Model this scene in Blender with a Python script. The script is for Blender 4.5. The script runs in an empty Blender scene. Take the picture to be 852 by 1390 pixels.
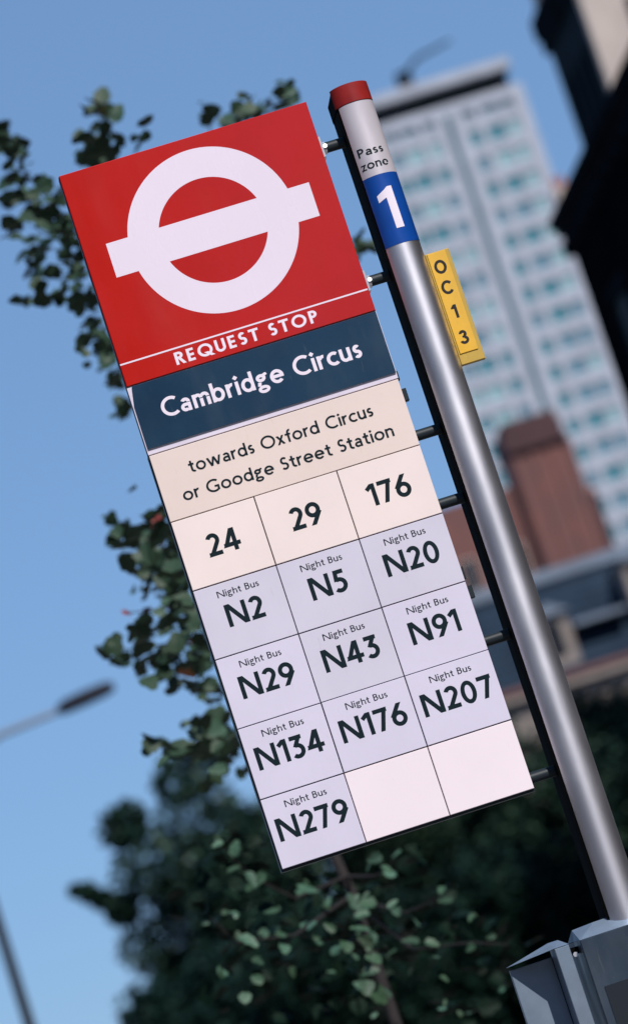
import bpy, math, random
import numpy as np
from mathutils import Vector, Matrix
R = math.radians
rnd = random.Random(7)
sc = bpy.context.scene
col = sc.collection

# ------------------------------------------------------------------ camera
ZT = 3.3                                   # height of the top edge of the flag
RIGHT = Vector((0.9501012, -0.0449783, -0.3086821))
UP = Vector((0.2981827, -0.1596985, 0.9410545))
BACK = Vector((-0.0916231, -0.9861406, -0.1383180))
CAM = Vector((-0.31461834, -5.96159629, ZT - 1.53004704))
cam = bpy.data.cameras.new('camera')
cam.sensor_fit = 'HORIZONTAL'; cam.sensor_width = 36
cam.lens = 36 * 4800 / 852
cam.clip_start = .05; cam.clip_end = 6000
cam.dof.use_dof = True
cam.dof.focus_distance = 6.05
cam.dof.aperture_fstop = 7.0
cam.dof.aperture_blades = 0
co = bpy.data.objects.new('camera', cam); col.objects.link(co)
M = Matrix((RIGHT, UP, BACK)).transposed().to_4x4(); M.translation = CAM
co.matrix_world = M
sc.camera = co

def at(x, y, Y):
    """world point seen at photograph pixel x, y on the plane at depth Y"""
    d = RIGHT * ((x - 426) / 4800) - UP * ((y - 695) / 4800) - BACK
    return CAM + d * ((Y - CAM.y) / d.y)

# ------------------------------------------------------------------ sky and sun
SUN_EL, SUN_AZ = R(46), R(180 - 24)
w = bpy.data.worlds.new('World'); sc.world = w; w.use_nodes = True
nt = w.node_tree; nt.nodes.clear()
sky = nt.nodes.new('ShaderNodeTexSky'); sky.sky_type = 'NISHITA'; sky.sun_disc = False
sky.sun_elevation = SUN_EL; sky.sun_rotation = SUN_AZ
sky.altitude = 3000; sky.air_density = 1.0; sky.dust_density = 0.0; sky.ozone_density = 6.0
bg = nt.nodes.new('ShaderNodeBackground'); bg.inputs[1].default_value = .10
gm = nt.nodes.new('ShaderNodeGamma'); gm.inputs[1].default_value = .33   # slide film: flatter, bluer sky
tn = nt.nodes.new('ShaderNodeMix'); tn.data_type = 'RGBA'; tn.blend_type = 'MULTIPLY'; tn.clamp_result = False
tn.inputs[0].default_value = 1; tn.inputs[7].default_value = (1.64, 2.49, 3.62, 1)
wo = nt.nodes.new('ShaderNodeOutputWorld')
nt.links.new(sky.outputs[0], gm.inputs[0]); nt.links.new(gm.outputs[0], tn.inputs[6]); nt.links.new(tn.outputs[2], bg.inputs[0]); nt.links.new(bg.outputs[0], wo.inputs[0])
sl = bpy.data.lights.new('sun', 'SUN'); sl.energy = 4.7; sl.angle = R(.6); sl.color = (1, .94, .89)
so = bpy.data.objects.new('sun', sl); col.objects.link(so)
S = Vector((math.sin(SUN_AZ) * math.cos(SUN_EL), math.cos(SUN_AZ) * math.cos(SUN_EL), math.sin(SUN_EL)))
so.rotation_euler = S.to_track_quat('Z', 'Y').to_euler(); so.location = (0, 0, 50)
sc.view_settings.view_transform = 'Standard'; sc.view_settings.look = 'None'
sc.view_settings.exposure = 0.0; sc.view_settings.gamma = 1

# ------------------------------------------------------------------ materials
def mat(name, c, rough=.6, metal=0, spec=.5, vary=0, scale=8, bump=0, bscale=40, c2=None, coat=0, streak=None, wear=0, dirt=(.10, .09, .08), rnd_obj=0):
    m = bpy.data.materials.new(name); m.use_nodes = True
    t = m.node_tree; b = t.nodes['Principled BSDF']
    b.inputs['Base Color'].default_value = (*c, 1)
    b.inputs['Roughness'].default_value = rough; b.inputs['Metallic'].default_value = metal
    b.inputs['Specular IOR Level'].default_value = spec
    if coat: b.inputs['Coat Weight'].default_value = coat; b.inputs['Coat Roughness'].default_value = .12
    tc = t.nodes.new('ShaderNodeTexCoord')
    src = tc.outputs['Object']
    if streak:
        mp = t.nodes.new('ShaderNodeMapping'); mp.inputs['Scale'].default_value = streak
        t.links.new(src, mp.inputs[0]); src = mp.outputs[0]
    if vary or c2:
        n = t.nodes.new('ShaderNodeTexNoise'); n.inputs['Scale'].default_value = scale
        n.inputs['Detail'].default_value = 6; n.inputs['Roughness'].default_value = .6
        t.links.new(src, n.inputs[0])
        mr = t.nodes.new('ShaderNodeMapRange'); mr.inputs[1].default_value = .35; mr.inputs[2].default_value = .65
        t.links.new(n.outputs[0], mr.inputs[0])
        mx = t.nodes.new('ShaderNodeMix'); mx.data_type = 'RGBA'
        a = c2 if c2 else tuple(v * (1 - vary) for v in c)
        mx.inputs[6].default_value = (*c, 1); mx.inputs[7].default_value = (*a, 1)
        t.links.new(mr.outputs[0], mx.inputs[0]); t.links.new(mx.outputs[2], b.inputs['Base Color'])
    if wear:                                   # dirt specks, dull smears and fine scratches
        def link_in(col_socket_node, fac_socket, colr):
            mx2 = t.nodes.new('ShaderNodeMix'); mx2.data_type = 'RGBA'; mx2.inputs[7].default_value = (*colr, 1)
            old = b.inputs['Base Color'].links
            if old: t.links.new(old[0].from_socket, mx2.inputs[6])
            else: mx2.inputs[6].default_value = b.inputs['Base Color'].default_value
            t.links.new(fac_socket, mx2.inputs[0]); t.links.new(mx2.outputs[2], b.inputs['Base Color'])
        for sc_, lo_, hi_, st_, mp_ in ((260, .70, .78, .55, None), (14, .52, .80, .22, (1, 1, .35)), (45, .66, .74, .30, (3.5, 1, .5))):
            nn = t.nodes.new('ShaderNodeTexNoise'); nn.inputs['Scale'].default_value = sc_; nn.inputs['Detail'].default_value = 4
            if mp_:
                m3 = t.nodes.new('ShaderNodeMapping'); m3.inputs['Scale'].default_value = mp_; m3.inputs['Rotation'].default_value = (0, .5, 0)
                t.links.new(tc.outputs['Object'], m3.inputs[0]); t.links.new(m3.outputs[0], nn.inputs[0])
            else: t.links.new(tc.outputs['Object'], nn.inputs[0])
            r3 = t.nodes.new('ShaderNodeMapRange'); r3.inputs[1].default_value = lo_; r3.inputs[2].default_value = hi_; r3.inputs[4].default_value = st_ * wear
            t.links.new(nn.outputs[0], r3.inputs[0]); link_in(None, r3.outputs[0], dirt)
            if sc_ == 14:
                r4 = t.nodes.new('ShaderNodeMapRange'); r4.inputs[1].default_value = .4; r4.inputs[2].default_value = .7
                r4.inputs[3].default_value = rough; r4.inputs[4].default_value = rough + .22 * wear
                t.links.new(nn.outputs[0], r4.inputs[0]); t.links.new(r4.outputs[0], b.inputs['Roughness'])
    if rnd_obj:
        oi = t.nodes.new('ShaderNodeObjectInfo'); hs_ = t.nodes.new('ShaderNodeHueSaturation')
        r5 = t.nodes.new('ShaderNodeMapRange'); r5.inputs[3].default_value = 1 - rnd_obj; r5.inputs[4].default_value = 1 + rnd_obj
        r6 = t.nodes.new('ShaderNodeMapRange'); r6.inputs[3].default_value = .46; r6.inputs[4].default_value = .52
        t.links.new(oi.outputs['Random'], r5.inputs[0]); t.links.new(oi.outputs['Random'], r6.inputs[0])
        t.links.new(r5.outputs[0], hs_.inputs['Value']); t.links.new(r6.outputs[0], hs_.inputs['Hue'])
        t.links.new(b.inputs['Base Color'].links[0].from_socket, hs_.inputs['Color']); t.links.new(hs_.outputs[0], b.inputs['Base Color'])
    if bump:
        n2 = t.nodes.new('ShaderNodeTexNoise'); n2.inputs['Scale'].default_value = bscale
        n2.inputs['Detail'].default_value = 3
        t.links.new(src, n2.inputs[0])
        bp = t.nodes.new('ShaderNodeBump'); bp.inputs['Strength'].default_value = bump; bp.inputs['Distance'].default_value = .002
        t.links.new(n2.outputs[0], bp.inputs['Height']); t.links.new(bp.outputs[0], b.inputs['Normal'])
    return m

MT = {}
MT['red'] = mat('red_enamel', (.48, .015, .009), .12, spec=.5, vary=.10, scale=5, bump=.05, bscale=130, wear=.55, dirt=(.30, .06, .05))
MT['white'] = mat('white_enamel', (.80, .71, .82), .25, vary=.03, scale=4, wear=.35, dirt=(.42, .36, .40))
MT['navy'] = mat('navy_enamel', (.012, .034, .068), .12, spec=.5, vary=.15, scale=9, bump=.04, bscale=120, c2=(.016, .045, .082), wear=.8, dirt=(.10, .12, .14))
MT['strip'] = mat('white_strip', (.74, .68, .80), .3, vary=.12, scale=12, streak=(1, 1, 6))
MT['beige'] = mat('beige_panel', (.78, .65, .60), .35, vary=.06, scale=5, wear=.6, dirt=(.45, .37, .32))
MT['cream'] = mat('cream_tile', (.85, .73, .70), .35, vary=.05, scale=6, wear=.5, dirt=(.5, .42, .38))
MT['lilac'] = mat('lilac_tile', (.655, .62, .755), .35, vary=.05, scale=6, wear=.5, dirt=(.42, .38, .45))
MT['grey_tile'] = mat('grey_lilac_tile', (.625, .595, .71), .35, vary=.06, scale=6, wear=.6, dirt=(.40, .37, .42))
MT['blank'] = mat('blank_tile', (.86, .76, .81), .35, vary=.03, scale=6, wear=.4, dirt=(.5, .43, .44))
MT['ink'] = mat('dark_lettering', (.005, .015, .020), .4, spec=.2)
MT['ink2'] = mat('black_plate_lettering', (.012, .01, .008), .4)
MT['letter_white'] = mat('white_lettering', (.82, .74, .84), .3, wear=.4, dirt=(.4, .36, .4))
MT['backing'] = mat('dark_backing', (.012, .02, .026), .5, spec=.3)
MT['black'] = mat('black_body', (.002, .002, .002), .8, spec=0.02)
MT['silver'] = mat('silver_pole', (.80, .79, .85), .40, metal=.97, vary=.07, scale=40, bump=.03, bscale=300, streak=(1, 1, .12), wear=.5, dirt=(.35, .34, .36))
def brushed(m, an, ro):                     # fine brushing round the post
    t = m.node_tree; b = t.nodes['Principled BSDF']
    tg = t.nodes.new('ShaderNodeTangent'); tg.direction_type = 'RADIAL'; tg.axis = 'Z'
    b.inputs['Anisotropic'].default_value = an; b.inputs['Anisotropic Rotation'].default_value = ro
    t.links.new(tg.outputs[0], b.inputs['Tangent'])
brushed(MT['silver'], .22, .25)
MT['capred'] = mat('red_cap', (.30, .02, .018), .3, vary=.2, scale=40, wear=.8, dirt=(.16, .03, .025))
MT['sticker'] = mat('white_sticker', (.62, .58, .63), .35, metal=.25, vary=.05, scale=20, wear=.9, dirt=(.33, .31, .33))
MT['blue'] = mat('blue_sticker', (.006, .070, .36), .3, metal=.15, vary=.12, scale=20, wear=.7, dirt=(.05, .10, .26))
MT['yellow'] = mat('yellow_plate', (.74, .42, .035), .4, vary=.08, scale=25, wear=.9, dirt=(.40, .24, .05))
MT['yellow_dull'] = mat('yellow_plate_edge', (.52, .34, .055), .5, vary=.1, scale=25, wear=1, dirt=(.22, .15, .05))
MT['steel'] = mat('bright_steel', (.8, .78, .82), .3, metal=.7)
MT['case'] = mat('grey_case', (.05, .075, .11), .35, metal=.6, vary=.2, scale=14, wear=1, dirt=(.14, .14, .14))  # bluish shade below the flag is put into the case colour
MT['case_light'] = mat('pale_case', (.19, .25, .33), .4, metal=.3, vary=.2, scale=16, wear=1, dirt=(.07, .07, .07))  # paler case colour, tinted by the same bluish shade
MT['concrete'] = mat('pale_precast_concrete', (.40, .425, .49), .85, vary=.2, scale=.25)  # dimmed and blued so the colour carries distance haze
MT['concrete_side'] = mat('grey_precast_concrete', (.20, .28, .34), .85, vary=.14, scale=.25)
MT['roofdark'] = mat('roof_shade_black', (.006, .012, .018), .8, spec=.1)  # loggia shadow under the roof slab put into the colour; crane too
MT['glass1'] = mat('teal_glass', (.05, .20, .24), .25, spec=.6)  # tower glass colours are paled for distance haze
MT['strip_glass'] = mat('dark_teal_glazing', (.012, .075, .10), .3)
MT['glass2'] = mat('grey_glass', (.11, .22, .28), .3, spec=.6)
MT['glass3'] = mat('pale_blind_glass', (.24, .40, .43), .35, spec=.6)
MT['glass_dark'] = mat('dark_window_glass', (.015, .018, .024), .15, spec=.5)
MT['glass_dull'] = mat('dull_dark_window_glass', (.006, .007, .009), .6, spec=.08)  # rough near-black panes with weak reflection
MT['brick'] = mat('red_brick', (.165, .068, .058), .9, scale=.6, c2=(.12, .058, .055))
MT['brick_dark'] = mat('brown_brick', (.075, .035, .038), .9, vary=.3, scale=1.5)
MT['slate'] = mat('blue_slate', (.009, .021, .040), .6, spec=.2, scale=.9, c2=(.017, .034, .058))
MT['lead'] = mat('lead_ridge', (.15, .19, .25), .6, vary=.2, scale=1)
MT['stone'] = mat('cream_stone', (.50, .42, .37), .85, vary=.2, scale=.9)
MT['turret_side'] = mat('shaded_stone_side', (.030, .042, .052), .95, spec=0, vary=.3, scale=1)  # darker copy of the stone, shade of the unlit side in the colour
MT['render'] = mat('house_render', (.27, .23, .21), .9, vary=.3, scale=.9)
MT['soot_shade'] = mat('soot_shade_brick', (.006, .007, .009), .95, spec=0, vary=.4, scale=.7)  # dark brick plus the unlit facade's shade, both in the colour
MT['soot_shade2'] = mat('soot_shade_stone', (.014, .018, .024), .95, spec=0, vary=.4, scale=.9)  # trim darkened likewise; also blackens the left terrace for reflections
MT['bark'] = mat('grey_bark', (.022, .018, .020), .9, vary=.35, scale=20, bump=.4, bscale=30)
MT['asphalt'] = mat('asphalt', (.05, .05, .052), .9, vary=.2, scale=2, bump=.3, bscale=90)
MT['paving'] = mat('paving_concrete', (.24, .23, .22), .85, vary=.2, scale=1.5)
MT['kerb'] = mat('granite_kerb', (.3, .29, .28), .8, vary=.2, scale=4)
MT['ground'] = mat('ground', (.10, .10, .09), .95, vary=.2, scale=.05)
MT['paint'] = mat('road_paint', (.7, .7, .68), .7, vary=.15, scale=5)
MT['lamp_grey'] = mat('lamp_arm_paint', (.17, .20, .26), .5)
MT['lamp_dark'] = mat('lamp_head_paint', (.022, .024, .035), .7, spec=.15)
MT['terracotta'] = mat('terracotta', (.38, .13, .07), .85, vary=.2, scale=3)
MT['terr_dark'] = mat('london_stock_brick', (.20, .15, .11), .9, vary=.3, scale=1)

def leafmat(name, c, c2):
    m = mat(name, c, .55, spec=.06 if name == 'leaf_shade_dark' else .3, c2=c2, scale=3, rnd_obj=.38)
    return m
MT['leafA'] = leafmat('leaf_green', (.020, .052, .034), (.040, .080, .050))
MT['leafB'] = leafmat('leaf_teal_green', (.034, .085, .056), (.060, .125, .080))
MT['leafR'] = leafmat('leaf_russet', (.22, .06, .03), (.30, .09, .05))
MT['leafD'] = leafmat('leaf_shade_dark', (.005, .016, .013), (.009, .026, .019))  # shade on the trees is put into this leaf colour
MT['leafY'] = leafmat('leaf_olive', (.11, .14, .055), (.15, .17, .07))

# ------------------------------------------------------------------ helpers
class MB:
    def __init__(s): s.v = []; s.f = []; s.m = []; s.mi = 0
    def add(s, vs, fs):
        o = len(s.v); s.v += [tuple(p) for p in vs]
        for f in fs: s.f.append(tuple(i + o for i in f)); s.m.append(s.mi)
        return s
    def box(s, x0, x1, y0, y1, z0, z1, ch=0):
        if ch <= 0:
            v = [(x, y, z) for z in (z0, z1) for y in (y0, y1) for x in (x0, x1)]
            return s.add(v, [(0, 2, 3, 1), (4, 5, 7, 6), (0, 1, 5, 4), (2, 6, 7, 3), (0, 4, 6, 2), (1, 3, 7, 5)])
        # chamfered on the front (-y) edges
        f = [(x0 + ch, y0, z0 + ch), (x1 - ch, y0, z0 + ch), (x1 - ch, y0, z1 - ch), (x0 + ch, y0, z1 - ch)]
        g = [(x0, y0 + ch, z0), (x1, y0 + ch, z0), (x1, y0 + ch, z1), (x0, y0 + ch, z1)]
        h = [(x0, y1, z0), (x1, y1, z0), (x1, y1, z1), (x0, y1, z1)]
        fs = [(0, 1, 2, 3), (8, 11, 10, 9)]
        for i in range(4):
            j = (i + 1) % 4
            fs += [(i, i + 4, j + 4, j), (i + 4, i + 8, j + 8, j + 4)]
        return s.add(f + g + h, fs)
    def tube(s, pts, rad, n=8, cap=True):
        pts = [Vector(p) for p in pts]
        if not hasattr(rad, '__len__'): rad = [rad] * len(pts)
        vs = []; fs = []
        ref = None
        for i, p in enumerate(pts):
            d = (pts[min(i + 1, len(pts) - 1)] - pts[max(i - 1, 0)]).normalized()
            if ref is None: ref = d.orthogonal().normalized()
            a = (ref - d * ref.dot(d)).normalized(); ref = a; b = d.cross(a)
            for k in range(n):
                t = 2 * math.pi * k / n
                vs.append(p + (a * math.cos(t) + b * math.sin(t)) * rad[i])
        for i in range(len(pts) - 1):
            for k in range(n):
                l = (k + 1) % n
                fs.append((i * n + k, i * n + l, (i + 1) * n + l, (i + 1) * n + k))
        if cap:
            fs.append(tuple(range(n))[::-1]); fs.append(tuple((len(pts) - 1) * n + k for k in range(n)))
        return s.add(vs, fs)
    def prism(s, poly, z0, z1):           # poly in x, y ; extruded in z
        n = len(poly)
        v = [(x, y, z0) for x, y in poly] + [(x, y, z1) for x, y in poly]
        f = [tuple(range(n))[::-1], tuple(range(n, 2 * n))]
        for i in range(n): f.append((i, (i + 1) % n, n + (i + 1) % n, n + i))
        return s.add(v, f)
    def mesh(s, name, mats):
        me = bpy.data.meshes.new(name); me.from_pydata(s.v, [], s.f)
        for m in (mats if isinstance(mats, (list, tuple)) else [mats]): me.materials.append(m)
        if any(s.m): me.polygons.foreach_set('material_index', s.m)
        me.update(); return me
    def build(s, name, mats, parent=None, smooth=False):
        me = s.mesh(name, mats)
        if smooth: me.shade_smooth()
        return link(name, me, parent)

def link(name, me, parent=None, loc=None, rot=None):
    o = bpy.data.objects.new(name, me); col.objects.link(o)
    if parent: o.parent = parent
    if loc is not None: o.location = loc
    if rot is not None: o.rotation_euler = rot
    return o
def auto_smooth(o, ang=35):
    o.data.shade_smooth()
    me = o.data
    try: me.set_sharp_from_angle(angle=R(ang))
    except Exception: pass
    return o
def empty(name, label, cat, loc=(0, 0, 0), rz=0, group=None):
    o = bpy.data.objects.new(name, None); col.objects.link(o)
    o.location = loc; o.rotation_euler = (0, 0, rz); o['label'] = label; o['category'] = cat
    if group: o['group'] = group
    return o
def tag(o, label, cat, group=None):
    o['label'] = label; o['category'] = cat
    if group: o['group'] = group
    return o

# ------------------------------------------------------------------ monoline humanist lettering, drawn stroke by stroke
class Glyphs:
    """each glyph is a list of convex polygons; capital height is 1"""
    def __init__(s, w): s.w = w; s.c = {}
    def get(s, ch):
        if ch not in s.c:
            s.p = []; s.l = []; adv = s.make(ch); s.sync(); s.c[ch] = (list(zip(s.p, s.l)), adv)
        return s.c[ch]
    def sync(s):                           # every stroke of a glyph gets a level of its own
        lv = (s.l[-1] + 1) if s.l else 0
        s.l += [lv] * (len(s.p) - len(s.l))
    def clip(s, poly, y0, y1):
        for sgn, lim in ((1, y0), (-1, -y1)):
            out = []
            for i in range(len(poly)):
                a, b = poly[i], poly[(i + 1) % len(poly)]
                da, db = sgn * a[1] - lim, sgn * b[1] - lim
                if da >= 0: out.append(a)
                if (da > 0 > db) or (da < 0 < db):
                    t = da / (da - db); out.append((a[0] + t * (b[0] - a[0]), a[1] + t * (b[1] - a[1])))
            poly = out
            if len(poly) < 3: return []
        return poly
    def R(s, x0, x1, y0, y1): s.sync(); s.p.append([(x0, y0), (x1, y0), (x1, y1), (x0, y1)])
    def V(s, x, y0=0, y1=1): s.R(x, x + s.w, y0, y1)
    def H(s, x0, x1, y): s.R(x0, x1, y, y + s.w)
    def D(s, x0, y0, x1, y1, lo=0, hi=1, ext=.3, k=1):
        s.sync()
        d = Vector((x1 - x0, y1 - y0)); L = d.length; d /= L; n = Vector((-d.y, d.x)) * s.w * k / 2
        a = Vector((x0, y0)) - d * ext; b = Vector((x1, y1)) + d * ext
        q = s.clip([tuple(a - n), tuple(b - n), tuple(b + n), tuple(a + n)], lo, hi)
        if q: s.p.append(q)
    def O(s, cx, cy, rx, ry, a0=0, a1=360, k=1, lo=-9, hi=9):
        s.sync(); n = max(3, int(abs(a1 - a0) / 9)); w = s.w * k
        for i in range(n):
            t0, t1 = R(a0 + (a1 - a0) * i / n), R(a0 + (a1 - a0) * (i + 1) / n)
            q = [(cx + rx * math.cos(t0), cy + ry * math.sin(t0)), (cx + rx * math.cos(t1), cy + ry * math.sin(t1)),
                 (cx + (rx - w) * math.cos(t1), cy + (ry - w) * math.sin(t1)), (cx + (rx - w) * math.cos(t0), cy + (ry - w) * math.sin(t0))]
            q = s.clip(q, lo, hi)
            if q: s.p.append(q)
    def bow(s, x0, x1, y0, y1):              # D-shaped bowl, open to the left
        h = (y1 - y0) / 2; cy = (y0 + y1) / 2; r = min(h, x1 - x0)
        s.H(x0, x1 - r + .001, y0); s.H(x0, x1 - r + .001, y1 - s.w); s.O(x1 - r, cy, r, h, -90, 90)
    def S(s, W, T):                          # S within width W, height T
        w = s.w; r1 = T * .27; cy1 = T - r1; r2 = T * .5 - r1 + w / 2 + (T * .5 - r1)
        h = (T + w) / 2; ru = h / 2; m = T - ru; l = (T + w) / 4
        rx = W / 2
        s.O(rx, T - l, rx * .92, l, 34, 270); s.O(rx, l, rx, l, -146, 90)
    def make(s, c):
        w = s.w; X = .70
        if c == ' ': return .30
        if c == 'N':
            W = .93; s.V(0); s.V(W - w)
            s.D(w * .62, 1, W - w * .62, 0, ext=.4, k=1.02); return W
        if c == 'R':
            s.V(0); s.bow(0, .56, .44, 1); s.D(.28, .5, .56, 0, hi=.5); return .62
        if c == 'E': s.V(0); s.H(0, .48, 0); s.H(0, .46, .5 - w / 2); s.H(0, .48, 1 - w); return .52
        if c == 'Q': s.O(.5, .5, .5, .51); s.D(.62, .26, .9, 0, lo=-.04, hi=.34); return 1.0
        if c == 'U': s.V(0, .32); s.V(.68 - w, .32); s.O(.34, .34, .34, .345, 180, 360); return .68
        if c == 'S': s.S(.52, 1.0); return .52
        if c == 'T': s.V(.33 - w / 2); s.H(0, .66, 1 - w); return .64
        if c == 'O': s.O(.5, .5, .5, .51); return 1.0
        if c == 'P': s.V(0); s.bow(0, .55, .40, 1); return .56
        if c == 'C': s.O(.5, .5, .5, .51, 52, 308); return .80
        if c == 'G': s.O(.5, .5, .5, .51, 48, 318); s.V(.86 - w, .10, .5); s.H(.55, .86, .5 - w); return .88
        if c == 'B': s.V(0); s.bow(0, .52, .49, 1); s.bow(0, .57, 0, .49 + w); return .58
        if c == 'a':
            s.V(.50 - w, 0, X * .62); s.O(.27, X - .235, .23, .235, 0, 150)
            s.O(.22, X * .31, .22, X * .31, 90, 320); s.H(.2, .48, X * .62 - w); return .52
        if c == 'b': s.V(0, 0, 1); s.O(.31, X / 2, .31, X / 2 + .01); return .62
        if c == 'c': s.O(.34, X / 2, .34, X / 2 + .01, 50, 310); return .54
        if c == 'd': s.V(.62 - w, 0, 1); s.O(.31, X / 2, .31, X / 2 + .01); return .63
        if c == 'e': s.O(.33, X / 2, .33, X / 2 + .01, 0, 318); s.H(.04, .655, X / 2 - w * .45); return .66
        if c == 'f': s.V(.14, 0, .76); s.O(.38, .76, .24, .25, 82, 180); s.H(0, .38, X - w); return .38
        if c == 'g':
            s.O(.25, X - .20, .235, .205); s.D(.40, X - .08, .56, X - .01, lo=X - .2, hi=X + .03, ext=0, k=.9)
            s.O(.27, -.09, .28, .20, k=.95); s.D(.14, .26, .10, .12, lo=.08, hi=.3, ext=.03); return .58
        if c == 'h': s.V(0, 0, 1); s.V(.54 - w, 0, X * .58); s.O(.29, X - .26, .25, .265, 0, 150); return .54
        if c == 'n': s.V(0, 0, X); s.V(.54 - w, 0, X * .58); s.O(.29, X - .26, .25, .265, 0, 150); return .54
        if c == 'm':
            s.V(0, 0, X)
            for k in (0, .49 - w): s.V(.49 + k - w, 0, X * .6); s.O(.26 + k, X - .235, .23, .24, 0, 150)
            return .98 - w
        if c == 'i':
            s.V(.02, 0, X); cx = .02 + w / 2; r = w * .78
            s.p.append([(cx - r, .90), (cx, .90 - r), (cx + r, .90), (cx, .90 + r)]); return .02 + w
        if c == 'o': s.O(.34, X / 2, .34, X / 2 + .01); return .68
        if c == 'r': s.V(0, 0, X); s.O(.30, X - .27, .26, .275, 75, 165); return .35
        if c == 's': s.S(.40, X); return .41
        if c == 't':
            s.V(.12, .20, .90); s.O(.34, .215, .22, .225, 180, 292); s.H(0, .38, X - w)
            return .39
        if c == 'u': s.V(0, .24, X); s.V(.54 - w, 0, X); s.O(.26, .26, .26, .265, 180, 335); return .54
        if c == 'w':
            a = .21
            for k in range(4):
                x0 = w / 2 + k * a; s.D(x0, X if k % 2 == 0 else 0, x0 + a, 0 if k % 2 == 0 else X, 0, X)
            return 4 * a + w
        if c == 'x': s.D(w / 2, 0, .52 - w / 2, X, 0, X); s.D(w / 2, X, .52 - w / 2, 0, 0, X); return .52
        if c == 'z': s.H(0, .5, 0); s.H(0, .5, X - w); s.D(w * .62, w * .2, .5 - w * .62, X - w * .2, 0, X); return .50
        if c == '0': s.O(.34, .5, .34, .51); return .68
        if c == '1': s.V(.20, 0, 1); s.D(.02, .76, .24, .93, lo=0, hi=1, ext=.02); return .20 + w
        if c == '2':
            xe = .30 + (.30 - w / 2) * .766; ye = .70 - (.31 - w / 2) * .643
            s.O(.30, .70, .30, .31, -41, 158); s.D(.05, -.04, xe, ye, hi=.62, ext=.012); s.H(0, .60, 0); return .60
        if c == '3':
            s.H(.03, .56, 1 - w); s.D(.46, .93, .24, .56, lo=.5, hi=1, ext=.08)
            s.O(.27, .325, .33, .335, -140, 108); return .60
        if c == '4':
            s.V(.50 - w / 2, 0, 1); s.H(0, .74, .20); s.D(w * .45, .24, .50 - w * .1, 1, lo=.20, hi=1); return .74
        if c == '5':
            s.H(.10, .54, 1 - w); s.D(.14 + w / 2 - .03, 1, .08 + w / 2 - .02, .52, lo=.50, hi=1); s.O(.26, .33, .34, .34, -138, 118); return .60
        if c == '6':
            s.O(.335, .33, .335, .34); s.D(.10, .50, .44, .98, lo=.36, hi=1, ext=.1); return .67
        if c == '7': s.H(0, .62, 1 - w); s.D(.22, 0, .52, .95); return .62
        if c == '9':
            s.O(.335, .67, .335, .34); s.D(.57, .50, .23, .02, lo=0, hi=.64, ext=.1); return .67
        raise KeyError(c)

def lettering(text, x0, x1, zbase, cap, w, y, mt, parent, name='lettering', wrap=None, center=False, gap=.12, trmax=.10):
    """text from x0 to x1 on the plane y (facing -y); tracking is solved so that it fills the span"""
    g = Glyphs(w); adv = [g.get(c)[1] for c in text]
    total = sum(adv); n = len(text) - 1
    if center: tr = gap; cx = x0 - (total + n * tr) * cap / 2; sx = 1
    else:
        tr = ((x1 - x0) / cap - total) / n if n else 0
        if tr < .075: sx = ((x1 - x0) / cap) / (total + n * .075); tr = .075
        elif tr > trmax: sx = ((x1 - x0) / cap) / (total + n * trmax); tr = trmax
        else: sx = 1
        cx = x0
    mb = MB(); k = 0
    for c in text:
        polys, a = g.get(c)
        for q, lv in polys:
            yy = y - .000012 * lv
            pts = []
            for (u, v) in q:
                X = cx + u * cap * sx; Z = zbase + v * cap
                pts.append(wrap(X, Z, yy - y) if wrap else (X, yy, Z))
            mb.add(pts, [tuple(range(len(pts)))])
        cx += (a + tr) * cap * sx
    return mb.build(name, mt, parent)

# ------------------------------------------------------------------ ground, pavement and road
def setting(o): o['kind'] = 'structure'; return o
g = MB(); g.box(-2500, 2500, -2500, 3500, -1.2, -.16); setting(g.build('ground', MT['ground']))
g = MB(); g.box(-11, -2.12, -120, 420, -.7, -.12); setting(g.build('road', MT['asphalt']))
g = MB(); g.box(-2.0, 9.0, -120, 420, -.7, 0); setting(g.build('pavement', MT['paving']))
g = MB()
for i in range(60): g.box(-2.118, -2.004, -30 + i * 1.0, -30 + i * 1.0 + .99, -.65, .003)
setting(g.build('kerb', MT['kerb']))
g = MB(); g.box(-22, -11.1, -120, 420, -.7, .0); setting(g.build('far_pavement', MT['paving']))
g = MB()
for i in range(24): g.box(-6.6, -6.5, -40 + i * 6, -36 + i * 6, -.119, -.116)
setting(g.build('road_markings', MT['paint']))

# ------------------------------------------------------------------ the bus stop
POLE = Vector((.526, 0, 0)); PR = .0345
stop = empty('bus_stop', 'tall silver bus stop post carrying red roundel flag and white route tiles', 'bus stop', (POLE.x, 0, 0))
def P(name, mb, m, parent=None, smooth=False):
    """a part given in world coordinates"""
    o = mb.build(name, m, parent or stop, smooth)
    if not parent: o.location = (-POLE.x, 0, 0)
    return o
def LT(text, x0, x1, v, cap, w, y, mt, parent, **kw):
    return lettering(text, x0, x1, ZT - v, cap, w, y, mt, parent, **kw)

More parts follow.
